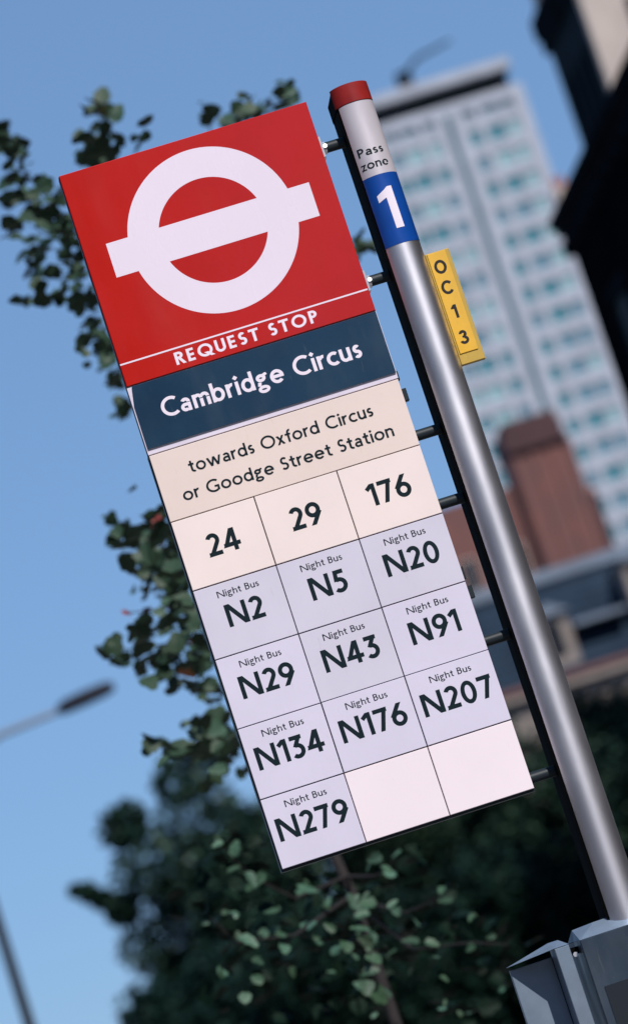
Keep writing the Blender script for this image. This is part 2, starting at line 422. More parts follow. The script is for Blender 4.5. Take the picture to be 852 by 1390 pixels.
# silver front shell, half round, and the black body behind it
def arc(a0, a1, r, n=24, cy=0):
    return [(POLE.x + r * math.sin(R(a0 + (a1 - a0) * i / n)), cy - r * math.cos(R(a0 + (a1 - a0) * i / n))) for i in range(n + 1)]
A0, A1 = -56, 84
mb = MB(); outer = arc(A0, A1, PR); inner = arc(A0, A1, PR - .003)[::-1]
mb.prism(outer + inner, 0, ZT - .034)
pl = P('pole', mb, MT['silver']); auto_smooth(pl, 40)
mb = MB(); d = .105; r2 = PR - .0035
body = arc(-90, 90, r2, 24) + [(POLE.x + r2, d - .02), (POLE.x + r2 - .006, d - .006), (POLE.x + r2 - .02, d), (POLE.x - r2 + .02, d), (POLE.x - r2 + .006, d - .006), (POLE.x - r2, d - .02)]
mb.prism(body, .0, ZT - .0335)
mb.box(POLE.x + PR * math.sin(R(A0)) - .004, POLE.x + PR * math.sin(R(A0)) - .001, -.017, .01, .02, ZT - .04)
auto_smooth(P('back_body', mb, MT['black']), 30)
# cap: red front, black rear with the same outline
mb = MB(); c1 = arc(A0 - 14, 90, PR + .0012, 28) ; mb.prism(c1 + arc(A0 - 14, 90, PR - .012, 28)[::-1], ZT - .033, ZT + .001)
mb.prism(arc(A0 - 14, 90, PR - .0118, 28) , ZT - .004, ZT + .0005)
cap = auto_smooth(P('cap', mb, MT['capred']), 30)
mb = MB(); body2 = [(x, y) for x, y in body if y > .0] ; mb.prism([(POLE.x - r2 - .001, -.004)] + [(POLE.x + r2, -.004), (POLE.x + r2 + .0006, d - .02), (POLE.x + r2 - .006, d - .005), (POLE.x + r2 - .02, d + .001), (POLE.x - r2 + .02, d + .001), (POLE.x - r2 + .006, d - .005), (POLE.x - r2 - .001, d - .02)], ZT - .032, ZT - .001)
P('rear_cap', mb, MT['black'])
# stickers on the curved front
def band(a0, a1, v0, v1, off, m, name):
    mb = MB(); n = 22; o = arc(a0, a1, PR + off, n)
    vs = [(x, y, ZT - v0) for x, y in o] + [(x, y, ZT - v1) for x, y in o]
    mb.add(vs, [(i + 1, i, n + 1 + i, n + 2 + i) for i in range(n)])
    ob = P(name, mb, m); ob.data.shade_smooth(); return ob
s1 = band(A0 + 1, 80, .0345, .1695, .0004, MT['sticker'], 'fare_zone_sticker')
s2 = band(A0 + 1, 80, .1695, .297, .0006, MT['blue'], 'zone_number_sticker')
def wrapper(off):
    def f(X, Z, dy):
        a = (X - POLE.x) / PR; r = PR + off - dy
        return (POLE.x + r * math.sin(a), -r * math.cos(a), Z)
    return f
def arcx(x):                                # arc-length coordinate of a point at x on the front
    return POLE.x + PR * math.asin(max(-.99, min(.99, (x - POLE.x) / PR)))
lettering('Pass', arcx(.5035), arcx(.5475), ZT - .1315, .0152, .15, 0, MT['ink'], s1, wrap=wrapper(.0008))
lettering('zone', arcx(.5020), arcx(.5490), ZT - .1560, .0152, .15, 0, MT['ink'], s1, wrap=wrapper(.0008))
mb = MB()                                   # numeral one in slices that follow the curve of the post
wf = wrapper(.0010)
def slices(xa, xb, top, bot, n):
    for k in range(n):
        a_, b_ = xa + (xb - xa) * k / n, xa + (xb - xa) * (k + 1) / n
        q = [wf(arcx(x), ZT - v, 0) for x, v in ((a_, bot(a_)), (b_, bot(b_)), (b_, top(b_)), (a_, top(a_)))]
        mb.add(q, [(0, 1, 2, 3)])
lin = lambda x0, v0, x1, v1: (lambda x: v0 + (v1 - v0) * (x - x0) / (x1 - x0))
slices(.5255, .5395, lambda x: max(.1940, lin(.5255, .1985, .5315, .1940)(x)), lambda x: .2700, 8)
slices(.5110, .5255, lin(.5110, .2060, .5255, .1985), lin(.5110, .2185, .5255, .2130), 8)
mb.build('numeral', MT['letter_white'], s2)

# the yellow stop code plate
mb = MB(); mb.box(.5618, .6057, .004, .016, ZT - .5265, ZT - .3215, .0012)
mb.box(.5550, .5640, .006, .014, ZT - .50, ZT - .345)
cp = P('code_plate', mb, MT['yellow_dull'])
mb = MB(); mb.box(.5655, .5985, .0022, .0042, ZT - .507, ZT - .3232, .0006); P('code_insert', mb, MT['yellow'], cp)
def code(ch, cx, v):
    G = Glyphs(.20); G.p = []; G.l = []
    if ch == 'O': G.O(.44, .5, .44, .51); wd = .88
    elif ch == 'C': G.O(.45, .5, .45, .51, 38, 322); wd = .86
    elif ch == '1': G.V(.22, 0, 1); G.R(.02, .24, .70, .82); G.D(.10, .74, .26, .90, lo=.70, hi=1, ext=.02); wd = .50
    elif ch == '3': G.O(.32, .735, .28, .27, -80, 168); G.O(.32, .29, .33, .30, -168, 82); G.R(.24, .36, .46, .60); wd = .64
    h = .0245; mb = MB()
    G.sync()
    for q, k in zip(G.p, G.l):
        mb.add([(cx + (u - wd / 2) * h, .0020 - .000012 * k, ZT - v + (t - .5) * h) for u, t in q], [tuple(range(len(q)))])
    mb.build('lettering', MT['ink2'], cp)
code('O', .5815, .350); code('C', .5815, .3880); code('1', .5812, .4325); code('3', .5808, .4800)

# flag: dark carrier behind everything
W = .45
mb = MB(); mb.box(-.0010, W - .0006, .0062, .034, ZT - .5148, ZT - .0006); P('carrier', mb, MT['backing'])
mb = MB(); mb.box(-.0022, W - .0008, .0062, .034, ZT - 1.2620, ZT - .5150); P('carrier', mb, MT['backing'])
# red header
mb = MB(); mb.box(0, W, 0, .006, ZT - .3900, ZT, .0012); hp = P('header_panel', mb, MT['red'])
CX, CV, RO, RI = .2262, .1702, .1483, .0942
mb = MB(); n = 128
vs = []; fs = []
for i in range(n):
    t = 2 * math.pi * i / n
    vs += [(CX + RO * math.cos(t), -.00006, ZT - CV + RO * math.sin(t)), (CX + RI * math.cos(t), -.00006, ZT - CV + RI * math.sin(t))]
for i in range(n): j = (i + 1) % n; fs.append((2 * i, 2 * i + 1, 2 * j + 1, 2 * j))
mb.add(vs, fs); mb.build('roundel_ring', MT['white'], hp)
mb = MB(); y = -.00008; mb.add([(.0415, y, ZT - .2015), (.4100, y, ZT - .2015), (.4100, y, ZT - .1390), (.0415, y, ZT - .1390)], [(0, 1, 2, 3)])
mb.build('roundel_bar', MT['white'], hp)
mb = MB(); y = -.00006; mb.add([(.0008, y, ZT - .3516), (W - .002, y, ZT - .3516), (W - .002, y, ZT - .3488), (.0008, y, ZT - .3488)], [(0, 1, 2, 3)])
mb.build('rule', MT['white'], hp)
LT('REQUEST STOP', .0940, .3510, .3795, .0222, .19, -.00004, MT['letter_white'], hp, trmax=.2)
# white panel showing behind the skewed navy name plate
mb = MB(); mb.box(-.0006, W + .0004, .0030, .0061, ZT - .5146, ZT - .3903, .0006); P('name_backing', mb, MT['strip'])
mb = MB(); z0, z1 = ZT - .5045, ZT - .3924
f = [(.0022, 0.0, z0), (W - .0008, 0, z0), (W - .0008, 0, z1), (.0085, 0, z1), (.0026, 0, ZT - .425)]
b = [(x, .003, z) for x, _, z in f]
mb.add(f + b, [(0, 1, 2, 3, 4)] + [(i, i + 5, (i + 1) % 5 + 5, (i + 1) % 5) for i in range(5)])
npn = P('name_panel', mb, MT['navy'])
LT('Cambridge Circus', .0450, .4045, .4612, .0340, .163, -.00004, MT['letter_white'], npn)
mb = MB(); mb.box(.0002, W - .0012, .0004, .006, ZT - .6366, ZT - .5166, .0007); dp = P('destination_panel', mb, MT['beige'])
LT('towards Oxford Circus', .0590, .3900, .5652, .0222, .142, -.0001, MT['ink'], dp)
LT('or Goodge Street Station', .0345, .4130, .6092, .0222, .142, -.0001, MT['ink'], dp)
rows = [.6372, .7615, .8857, 1.0094, 1.1347, 1.2580]
tiles = [[('24', 'cream'), ('29', 'cream'), ('176', 'cream')],
         [('N2', 'grey_tile'), ('N5', 'grey_tile'), ('N20', 'grey_tile')],
         [('N29', 'lilac'), ('N43', 'grey_tile'), ('N91', 'lilac')],
         [('N134', 'lilac'), ('N176', 'lilac'), ('N207', 'lilac')],
         [('N279', 'lilac'), ('', 'blank'), ('', 'blank')]]
cols = [0, .1492, .2982, .4495]
for r, row in enumerate(tiles):
    v0, v1 = rows[r], rows[r + 1]
    for c, (txt, mk) in enumerate(row):
        x0, x1 = cols[c], cols[c + 1]; j = rnd.uniform(-.0004, .0004); yf = rnd.uniform(.0001, .0016)
        mb = MB(); mb.box(x0 + .0009 + j * .5, x1 - .0010, yf, .006, ZT - v1 + .0008 + (0 if r < 4 else 0), ZT - v0 - .0009 + j, .0006)
        tl = P('route_tile', mb, MT[mk])
        if not txt: continue
        tl['label'] = ('cream tile with route number ' if r == 0 else 'night bus tile with route number ') + txt
        mx = (x0 + x1) / 2 + (0 if txt != '24' else .0012)
        vb = v0 + .0785
        lettering(txt, mx, 0, ZT - vb, 0.0395, .188, yf - .00005, MT['ink'], tl, center=True, gap=.115)
        if r: LT('Night Bus', mx - .0370, mx + .0370, v0 + .0250, .0117, .14, yf - .00005, MT['ink'], tl)
# brackets
for k, v in enumerate((.0845, .3345, .6180, .7440, .9930, 1.2390)):
    mb = MB(); mb.tube([(W - .004, .020, ZT - v), (.505, .020, ZT - v)], .0098, 16)
    br = P('bracket', mb, MT['backing']); auto_smooth(br, 40)
    if k < 2:
        mb = MB(); mb.box(W - .0002, W + .0042, .004, .030, ZT - v - .019, ZT - v + .019, .0006); mb.build('bracket_plate', MT['steel'], br)
        mb = MB(); mb.tube([(W + .004, .020, ZT - v), (W + .010, .020, ZT - v)], [.0112, .0112], 6); mb.tube([(W + .008, .0065, ZT - v + .001), (W + .008, .012, ZT - v)], [.004, .0055], 10); mb.build('bolt', MT['steel'], br)
for v in (.509, .545, .905, .870):
    mb = MB(); h = .011 if v != .509 else .008
    mb.box(W - .002, W + (.0075 if v in (.545, .905) else .003), .006, .022, ZT - v - h, ZT - v + h, .001); P('clip', mb, MT['backing'])

# grey timetable cases clamped round the post below the flag
def hip(mb, x0, x1, y0, y1, z0, z1, zr, ins):
    """case with its top sloping up to a smaller ridge panel"""
    mb.box(x0, x1, y0, y1, z0, z1)
    b = [(x0, y0, z1), (x1, y0, z1), (x1, y1, z1), (x0, y1, z1)]
    t = [(x0 + ins, y0 + ins * 1.4, zr), (x1 - ins, y0 + ins * 1.4, zr), (x1 - ins, y1 - ins, zr), (x0 + ins, y1 - ins, zr)]
    mb.add(b + t, [(0, 1, 5, 4), (1, 2, 6, 5), (2, 3, 7, 6), (3, 0, 4, 7), (4, 5, 6, 7)])
ZC = ZT - 1.524
mb = MB(); x0, x1 = .4330, .640
mb.box(x0, x1, -.052, .16, ZC - .75, ZC, .0015)
tc = P('timetable_case', mb, MT['case'])
mb = MB()
pts = [(.4335, -.0515, ZC), (.639, -.0515, ZC), (.639, -.006, ZC + .024), (.4700, -.006, ZC + .022), (.4365, .035, ZC + .020), (.4335, .12, ZC + .001), (.639, .12, ZC + .012)]
mb.add(pts, [(0, 1, 2, 3), (0, 3, 4), (0, 4, 5), (3, 2, 6, 5, 4)])
mb.build('sloping_lid', MT['case_light'], tc)
mb = MB(); mb.box(.4480, .628, -.0535, -.0522, ZC - .72, ZC - .085); mb.build('notice_window', MT['glass_dark'], tc)
mb = MB(); mb.box(.3885, .4135, -.05, .02, ZC - .70, ZC - .001, .001)
mb.box(.3885 - .075, .3885 - .001, .02, .034, ZC - .70, ZC - .012, .001)
sc2 = P('side_case', mb, MT['case_light'])
mb = MB()
mb.add([(.3885, -.050, ZC), (.4140, -.050, ZC), (.4060, .012, ZC + .012), (.3900, .030, ZC + .012), (.3100, .034, ZC - .006), (.3100, .014, ZC - .006)], [(0, 1, 2, 3), (0, 3, 4, 5)])
mb.build('sloping_lid', MT['case_light'], sc2)
mb = MB(); mb.tube([(.41, .004, ZC - .014), (.44, .004, ZC - .014)], .0065, 12); P('case_clamp', mb, MT['black'])
mb = MB(); mb.tube([(.4235, -.014, ZC - .020), (.4235, -.020, ZC - .020)], .0045, 6); P('clamp_bolt', mb, MT['steel'])
mb = MB(); mb.tube([(POLE.x, .03, -.3), (POLE.x, .03, .006)], .13, 32); P('base_collar', mb, MT['kerb'])

# ------------------------------------------------------------------ the concrete office tower
DT = 438
base = at(603, 150, DT); ROOF = at(600, 105, DT).z
tw = empty('office_tower', 'pale concrete office tower block with rows of teal windows behind the post', 'tower block', (base.x, DT, 0))
FH = 3.63
zref = at(723.5, 319, DT).z
L0, L1, R1 = -9.3, 0, 10.7
mb = MB()
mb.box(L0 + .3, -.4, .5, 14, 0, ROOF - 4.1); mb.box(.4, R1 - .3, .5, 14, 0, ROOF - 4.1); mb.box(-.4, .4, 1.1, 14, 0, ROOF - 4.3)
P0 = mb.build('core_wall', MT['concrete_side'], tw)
nfl = int((ROOF - 5) / FH)
zf = [zref + k * FH for k in range(-30, 12) if 6 < zref + k * FH < ROOF - 5.5]
mb = MB()
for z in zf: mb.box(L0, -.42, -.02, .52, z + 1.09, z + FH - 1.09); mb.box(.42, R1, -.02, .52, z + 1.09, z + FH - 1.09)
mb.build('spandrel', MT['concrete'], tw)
mb = MB()
colsR = [.42, 2.2, 3.4, 4.7, 6.8, 8.0, 9.3]
for x0, x1 in ((.42, 1.9), (3.6, 4.4), (7.0, 7.3), (9.0, R1)): mb.box(x0, x1, -.10, .5, 0, ROOF - 5.0)
for x0, x1 in ((-1.8, -.42), (-4.1, -3.4), (-7.0, -6.7), (L0, -8.8)): mb.box(x0, x1, -.10, .5, 0, ROOF - 5.0)
mb.build('mullion', MT['concrete'], tw)
mb = MB(); mb.box(-.41, .41, -.04, 1.09, 0, ROOF - 5.0); mb.build('stair_glazing', MT['strip_glass'], tw)
wins = [(1.9, 3.6), (4.4, 7.0), (7.3, 9.0), (-3.4, -1.8), (-6.7, -4.1), (-8.8, -7.0)]
wm = {}
for ci, (x0, x1) in enumerate(wins):
    for gi, gm in enumerate(('glass1', 'glass2', 'glass3')):
        m = MB(); e = .12
        m.mi = 0; m.box(x0 + e, x1 - e, .30, .36, -.99, .99)
        m.mi = 1
        m.box(x0, x0 + e, .12, .5, -1.1, 1.1); m.box(x1 - e, x1, .12, .5, -1.1, 1.1)
        m.box(x0 + e, x1 - e, .12, .5, .99, 1.1); m.box(x0 + e, x1 - e, .12, .5, -1.1, -.99)
        if x1 - x0 > 1.8: m.box((x0 + x1) / 2 - .05, (x0 + x1) / 2 + .05, .2, .299, -.99, .99)
        wm[ci, gi] = m.mesh('window', [MT[gm], MT['concrete']])
for z in zf:
    for ci in range(6):
        wt = {0: (5, 3, 0), 1: (3, 6, 1), 2: (0, 1, 8), 3: (4, 3, 1), 4: (4, 1, 4), 5: (2, 2, 4)}[ci]
        gi = rnd.choices((0, 1, 2), wt)[0]
        link('window', wm[ci, gi], tw, (0, 0, z))
mb = MB(); mb.box(L0 + .6, R1 - 1.2, 1.6, 13, ROOF - 4.1, ROOF - 1.2); mb.build('loggia_shade', MT['roofdark'], tw)  # near-black block paints the shadow band under the slab
mb = MB(); mb.box(L0 - .2, R1 - .7, -.7, 14, ROOF - 1.2, ROOF + .15); mb.build('roof_slab', MT['concrete'], tw)
mb = MB(); mb.box(L0, R1, -.05, 14.1, ROOF - 5.0, ROOF - 3.6); mb.build('top_frieze', MT['concrete'], tw)
cb = at(548, 92, DT)
mb = MB(); mb.box(cb.x - base.x - .95, cb.x - base.x + .95, 2, 3.6, ROOF + .15, ROOF + 2.9)
mb.tube([(cb.x - base.x, 2.8, ROOF + 2.4), (cb.x - base.x + 2.5, 2.8, ROOF + 4.2), (cb.x - base.x + 7.4, 2.8, ROOF + 5.2)], [.35, .28, .2], 6)
mb.build('roof_crane', MT['roofdark'], tw)

# ------------------------------------------------------------------ brick mansion block
DB = 150
bk = empty('brick_building', 'red brick building with tall stepped block and dark brown cap below the tower', 'building', (24, DB, 0))
def bb(x0, x1, y0, y1, z0, z1): m = MB(); return m.box(x0 - 24, x1 - 24, y0, y1, z0, z1)
dz = ZT - 3.4
m = bb(15.5, 26.1, .6, 9, 0, 20.9 + dz); m.box(-8.5, -.72, .6, 9, 20.901 + dz, 22.25 + dz); m.build('wall', MT['brick'], bk)
bb(23.3, 26.05, 0, 3, 0, 23.8 + dz).build('chimney_block', MT['brick'], bk)
m = bb(23.25, 26.0, -.15, 3.1, 23.82 + dz, 24.6 + dz); m.box(-.75, 2.1, -.3, 3.2, 23.6 + dz, 23.81 + dz); m.box(-.55, 1.9, 0, 2.9, 24.61 + dz, 25.0 + dz); m.build('brown_cap', MT['brick_dark'], bk)
for k in range(4):
    x = 23.42 + k * .84; bb(x, x + .26, -.07, -.002, 10, 23.5 + dz).build('pilaster', MT['brick'], bk)
m = bb(26.12, 26.62, .3, 1.5, 0, 20.9 + dz); m.build('side_chimney', MT['brick_dark'], bk)
for x in (26.25, 26.5): mm = MB(); mm.tube([(x - 24, .9, 20.9 + dz), (x - 24, .9, 21.3 + dz)], [.12, .1], 8); mm.build('chimney_pot', MT['terracotta'], bk)
for k in range(6):
    for j in range(2):
        x = 16.3 + k * 1.15; z = 15.5 + j * 2.6
        f = bb(x, x + .7, .50, .598, z, z + 1.5).build('window', MT['stone'], bk)
        bb(x + .07, x + .63, .46, .499, z + .07, z + 1.43).build('pane', MT['glass_dark'], f)

# ------------------------------------------------------------------ slate roofed house in front of it
DS = 90
hs = empty('slate_roofed_house', 'cream house with blue slate roof and dormers below the red brick building', 'house', (14, DS, 0))
def hb(x0, x1, y0, y1, z0, z1): m = MB(); return m.box(x0 - 14, x1 - 14, y0, y1, z0, z1)
ER, EE = 11.72 + dz, 8.95 + dz
hb(9.4, 24, 0, 8, 0, EE - .35).build('wall', MT['render'], hs)
hb(9.3, 24.1, -.35, 8.2, EE - .34, EE - .12).build('cornice', MT['render'], hs)
hb(9.3, 24.1, -.42, 8.2, EE - .118, EE + .02).build('brick_course', MT['brick'], hs)
m = MB(); x0, x1 = -4.7, 10.1
m.add([(x0, -.40, EE + .03), (x1, -.40, EE + .03), (x1, 1.9, ER), (x0, 1.9, ER), (x0, 6.2, ER), (x1, 6.2, ER), (x0, 8.2, EE + .03), (x1, 8.2, EE + .03)],
      [(0, 1, 2, 3), (3, 2, 5, 4), (4, 5, 7, 6), (0, 3, 4, 6), (1, 7, 5, 2)])
rf = m.build('roof', MT['slate'], hs)
m = MB()                                   # slate courses as real laps
for k in range(11):
    t = (k + .5) / 11.5; y = -.40 + 2.3 * t; z = EE + .03 + (ER - EE - .03) * t
    m.add([(x0, y - .035, z + .03), (x1, y - .035, z + .03), (x1, y + .17, z + .225), (x0, y + .17, z + .225)], [(0, 1, 2, 3)])
m.build('slate_course', MT['slate'], hs)
hb(9.3, 24.1, 1.7, 6.4, ER + .005, ER + .34).build('ridge', MT['lead'], hs)
def dormer(xc, zb, w, h, big=True):
    f = hb(xc - w / 2, xc + w / 2, -.30, 1.6, zb, zb + h).build('dormer', MT['render'], hs)
    hb(xc - w * .2, xc + w * .2, -.36, -.302, zb + h * .3, zb + h * .85).build('dormer_window', MT['glass_dark'], f)
    m = MB(); a, b = xc - 14 - w * .62, xc - 14 + w * .62; c = (a + b) / 2
    m.add([(a, -.5, zb + h), (b, -.5, zb + h), (c, -.5, zb + h + w * .35), (a, 1.9, zb + h), (b, 1.9, zb + h), (c, 1.9, zb + h + w * .35)], [(0, 1, 2), (0, 2, 5, 3), (1, 4, 5, 2), (3, 5, 4), (0, 3, 4, 1)])
    m.build('dormer_roof', MT['lead'], f)
dormer(13.8, 9.0 + dz, .98, 1.6)
dormer(16.55, 9.9 + dz, .8, 1.5)
dormer(11.3, 9.0 + dz, .8, 1.5); dormer(19.2, 9.2 + dz, .8, 1.6)
m = hb(14.4, 15.9, -.46, .8, 10.12 + dz, 10.25 + dz); m.build('roof_gutter', MT['lead'], hs)
for k in range(6):
    for j in range(2):
        x = 10.1 + k * 2.1; z = 2.2 + j * 3.1
        f = hb(x, x + 1.0, -.06, -.002, z, z + 1.8).build('window', MT['render'], hs)
        hb(x + .1, x + .9, -.09, -.062, z + .1, z + 1.7).build('pane', MT['glass_dark'], f)

# ------------------------------------------------------------------ dark terrace on the right, its shade put into the wall colours
fx = 8.36; zc = 10.78 + dz
dk = empty('dark_terrace_building', 'street building darkened by soot and painted shade, heavy cornice along the right edge', 'building', (fx, -6, 0))
m = MB(); m.box(0, 9, 0, 46, 0, zc + .2); wl = m.build('wall', MT['soot_shade'], dk)
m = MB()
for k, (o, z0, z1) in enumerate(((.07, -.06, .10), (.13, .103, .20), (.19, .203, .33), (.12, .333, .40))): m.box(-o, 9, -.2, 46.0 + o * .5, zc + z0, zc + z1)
m.build('cornice', MT['soot_shade2'], dk)
m = MB(); m.box(.35, 8.6, .2, 45.6, zc + .402, zc + .9); m.build('parapet', MT['soot_shade'], dk)
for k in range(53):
    m = MB(); m.box(-.17, -.002, .4 + k * .87, .52 + k * .87, zc - .26, zc - .062); m.build('bracket', MT['soot_shade2'], dk)
m = MB(); m.box(-.06, -.002, -.1, 46.05, 6.6, 6.8); m.box(-.06, -.002, -.1, 46.05, 3.3, 3.5); m.build('string_course', MT['soot_shade2'], dk)
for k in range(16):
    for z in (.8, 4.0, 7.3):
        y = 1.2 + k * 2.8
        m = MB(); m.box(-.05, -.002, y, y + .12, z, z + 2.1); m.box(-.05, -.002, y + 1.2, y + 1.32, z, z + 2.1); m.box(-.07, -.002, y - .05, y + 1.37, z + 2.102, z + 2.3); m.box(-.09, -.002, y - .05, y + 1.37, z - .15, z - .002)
        f = m.build('window', MT['soot_shade2'], dk)
        m = MB(); m.box(-.012, -.003, y + .122, y + 1.198, z, z + 2.1); m.build('pane', MT['glass_dull'], f)
for k in range(5):
    m = MB(); y = 4 + k * 8; m.box(3, 4, y, y + 2, zc + .9, zc + 2.1); c = m.build('chimney', MT['soot_shade'], dk)
    for q in range(3): m = MB(); m.tube([(3.5, y + .4 + q * .6, zc + 2.1), (3.5, y + .4 + q * .6, zc + 2.55)], [.14, .11], 8); m.build('chimney_pot', MT['terracotta'], c)

# stone turret rising behind it
tx0 = 14.72; tx1 = 17.4
tr = empty('stone_corner_house', 'tall building with sunlit pale stone front and dark side at the top right corner', 'building', (tx0, 64, 0))
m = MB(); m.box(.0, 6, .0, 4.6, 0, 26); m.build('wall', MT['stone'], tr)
m = MB(); m.box(-.012, -.001, .35, 4.6, 0, 20.45 + dz); m.build('side_shade_sheet', MT['turret_side'], tr)  # thin dark sheet over the stone, painting its shaded side
for k in range(4):
    m = MB(); m.box(-.05, -.013, .8 + k * .95, 1.3 + k * .95, 16.2, 19.4); m.build('pilaster', MT['soot_shade2'], tr)
m = MB(); m.box(-.20, 6.1, -.05, 4.75, 20.80 + dz, 21.25 + dz); m.box(-.13, 6.05, -.02, 4.7, 20.45 + dz, 20.798 + dz); m.build('cornice', MT['soot_shade2'], tr)
for k in range(3):
    for z in (8, 11.5, 15, 18.2):
        x = .9 + k * 1.7
        m = MB(); m.box(x, x + .9, -.05, -.001, z, z + 1.7); f = m.build('window', MT['soot_shade2'], tr)
        m = MB(); m.box(x + .1, x + .8, -.07, -.051, z + .1, z + 1.6); m.build('pane', MT['glass_dark'], f)

# small stack of chimney pots far down the street
p = at(757, 250, 120)
ch = empty('chimney_house', 'distant brick house whose chimney pots show beside the dark cornice', 'house', (p.x, 120, 0))
m = MB(); m.box(.9, 7, 0, 5, 0, p.z - 2.6); m.build('wall', MT['terr_dark'], ch)
m = MB(); m.box(.95, 1.6, .5, 1.2, p.z - 2.6, p.z - 1.8); m.box(-.1, 1.6, .5, 1.2, p.z - 1.8, p.z); m.build('chimney', MT['stone'], ch)
for q in range(2): m = MB(); m.tube([(.05 + q * .3, .85, p.z), (.05 + q * .3, .85, p.z + .45)], [.12, .1], 8); m.build('chimney_pot', MT['terracotta'], ch)

# ------------------------------------------------------------------ street lamp
a, b, c, d0 = at(78, 966, 35), at(155, 932, 35), at(0, 998, 35), at(5, 1262, 35)
lp = empty('street_lamp', 'street lamp with long arm and dark lantern against the sky at left', 'street lamp', (d0.x - .04, 35, 0))
o = Vector((d0.x - .04, 35, 0))
top = a.z - .22
m = MB(); m.tube([(0, 0, -.1), (0, 0, 1.3), (0, 0, 1.32), (0, 0, top + .1)], [.095, .095, .075, .055], 14); auto_smooth(m.build('column', MT['lamp_dark'], lp))
m = MB(); m.tube([(0, 0, top - .1), (.2, 0, top + .02), Vector((c.x, 35, c.z)) - o, Vector((a.x + .03, 35, a.z)) - o], [.042, .042, .040, .036], 10); auto_smooth(m.build('arm', MT['lamp_grey'], lp))
q0 = Vector((a.x, 35, a.z)) - o; q1 = Vector((b.x, 35, b.z)) - o
m = MB()
L = (q1 - q0); vs = []; prof = [(0, .05, .06), (.12, .10, .10), (.5, .11, .12), (.85, .10, .11), (1, .06, .05)]
for t, hz, wy in prof:
    ctr = q0 + L * t
    for k in range(10): an = 2 * math.pi * k / 10; vs.append(ctr + Vector((0, wy * 1.3 * math.cos(an), hz * math.sin(an) * (1.0 if math.sin(an) > 0 else .7))))
fs = [(i * 10 + k, i * 10 + (k + 1) % 10, (i + 1) * 10 + (k + 1) % 10, (i + 1) * 10 + k) for i in range(4) for k in range(10)] + [tuple(range(10)), tuple(range(49, 39, -1))]
m.add(vs, fs); auto_smooth(m.build('lantern', MT['lamp_dark'], lp), 50)

# ------------------------------------------------------------------ trees
def leaf_mesh(seed, m):
    r = random.Random(seed); n = 14; v = [(0, 0, .0)]
    for k in range(n):
        t = 2 * math.pi * k / n
        rr = .5 * (1 + .10 * math.cos(3 * t) + (.09 if k % 2 else -.07) + r.uniform(-.05, .05)) * (1.12 if k == 0 else 1)
        x = rr * math.cos(t); y = rr * math.sin(t) * .86
        v.append((x, y, .16 * abs(y) - .12 * x * x))
    f = [(0, 1 + k, 1 + (k + 1) % n) for k in range(n)]
    me = bpy.data.meshes.new('leaf'); me.from_pydata(v, [], f); me.materials.append(m); me.update(); return me

L_TOP = """15 308,39 326,77 315,90 344,39 367,72 370,103 367,28 408,52 403,83 408,111 421,103 390,129 450,137 462,147 470,145 496,155 520,158 516,164 561,169 556,
2 174,4 190,23 195,9 200,28 205,14 223,33 223,14 244,35 242,59 251,23 265,47 284,14 303,35 294,66 289,77 308,92 317,82 268,60 335,55 350,62 300,8 270,90 300,45 265,
100 372,118 402,112 345,98 330,38 345,50 385,
122 150,131 146,141 146,149 155,145 174,138 186,115 187,117 207,131 211,157 197,145 207,117 218,140 198,126 196,150 212,197 186,
280 152,281 158,304 163,315 160,325 150,332 146,339 145,344 152,350 148,312 170,334 156,367 145,379 123,388 126,394 128,400 133,490 330,489 341,496 336,
152 707,160 722,171 718,156 742,183 732,211 706,202 720,213 739,213 754,171 764,190 758,194 779,200 796,226 817,224 781,238 773,238 752,234 729,226 720,224 693,247 798,255 836,190 857,247 811,230 840,205 768,222 760,232 800,212 790,250 820,244 785,262 850,
140 885,154 878,166 895,190 861,195 879,190 902,210 891,227 899,238 891,210 924,238 924,264 936,233 851,255 857,249 871,272 868,255 905,278 905,286 930,295 947,240 875,265 890,270 920,220 845,245 908,280 880,
275 984,292 978,295 992,204 1012,230 1020,238 1022,250 1020,266 1023,303 1020,289 1026,295 1043,314 998,300 1008,268 988,310 1035,282 1010"""
L_BOT = """296 1146,302 1152,319 1153,317 1180,348 1197,340 1192,409 1211,418 1208,285 1243,306 1239,368 1238,358 1266,381 1269,324 1277,337 1277,386 1288,448 1260,429 1277,477 1221,443 1232,509 1165,538 1160,530 1187,542 1193,524 1180,481 1223,497 1228,599 1208,605 1223,640 1245,625 1260,667 1272,640 1290,561 1249,558 1278,532 1228,497 1278,689 1283,412 1255,470 1285,455 1290,402 1235,375 1262,
300 1320,350 1330,400 1325,450 1320,500 1330,560 1325,610 1335,655 1320,680 1340,330 1360,380 1370,440 1365,520 1370,600 1370,640 1375,488 1300,482 1232,490 1262,500 1285,503 1318,512 1350,497 1340,486 1248,508 1302,530 1295,590 1300,350 1305"""
def pts(s): return [tuple(map(float, q.split())) for q in s.replace('\n', '').split(',') if q.strip()]
nt_ = empty('young_tree', 'slender green leafed tree standing just behind the bus stop flag', 'tree', (at(455, 1165, 3.6).x, 3.6, 0))
O = nt_.location.copy()
spots = []
for x, y in pts(L_TOP):
    for k in range(4 if y < 560 else 4):
        j = 2 + 8 * (k > 0)
        spots.append((x + rnd.gauss(0, j * .8), y + rnd.gauss(0, j * .8), (4.3 if y < 600 else 3.6) + rnd.uniform(-.7, .7), 'top', rnd.uniform(.042, .064) if k < 2 else rnd.uniform(.028, .045)))
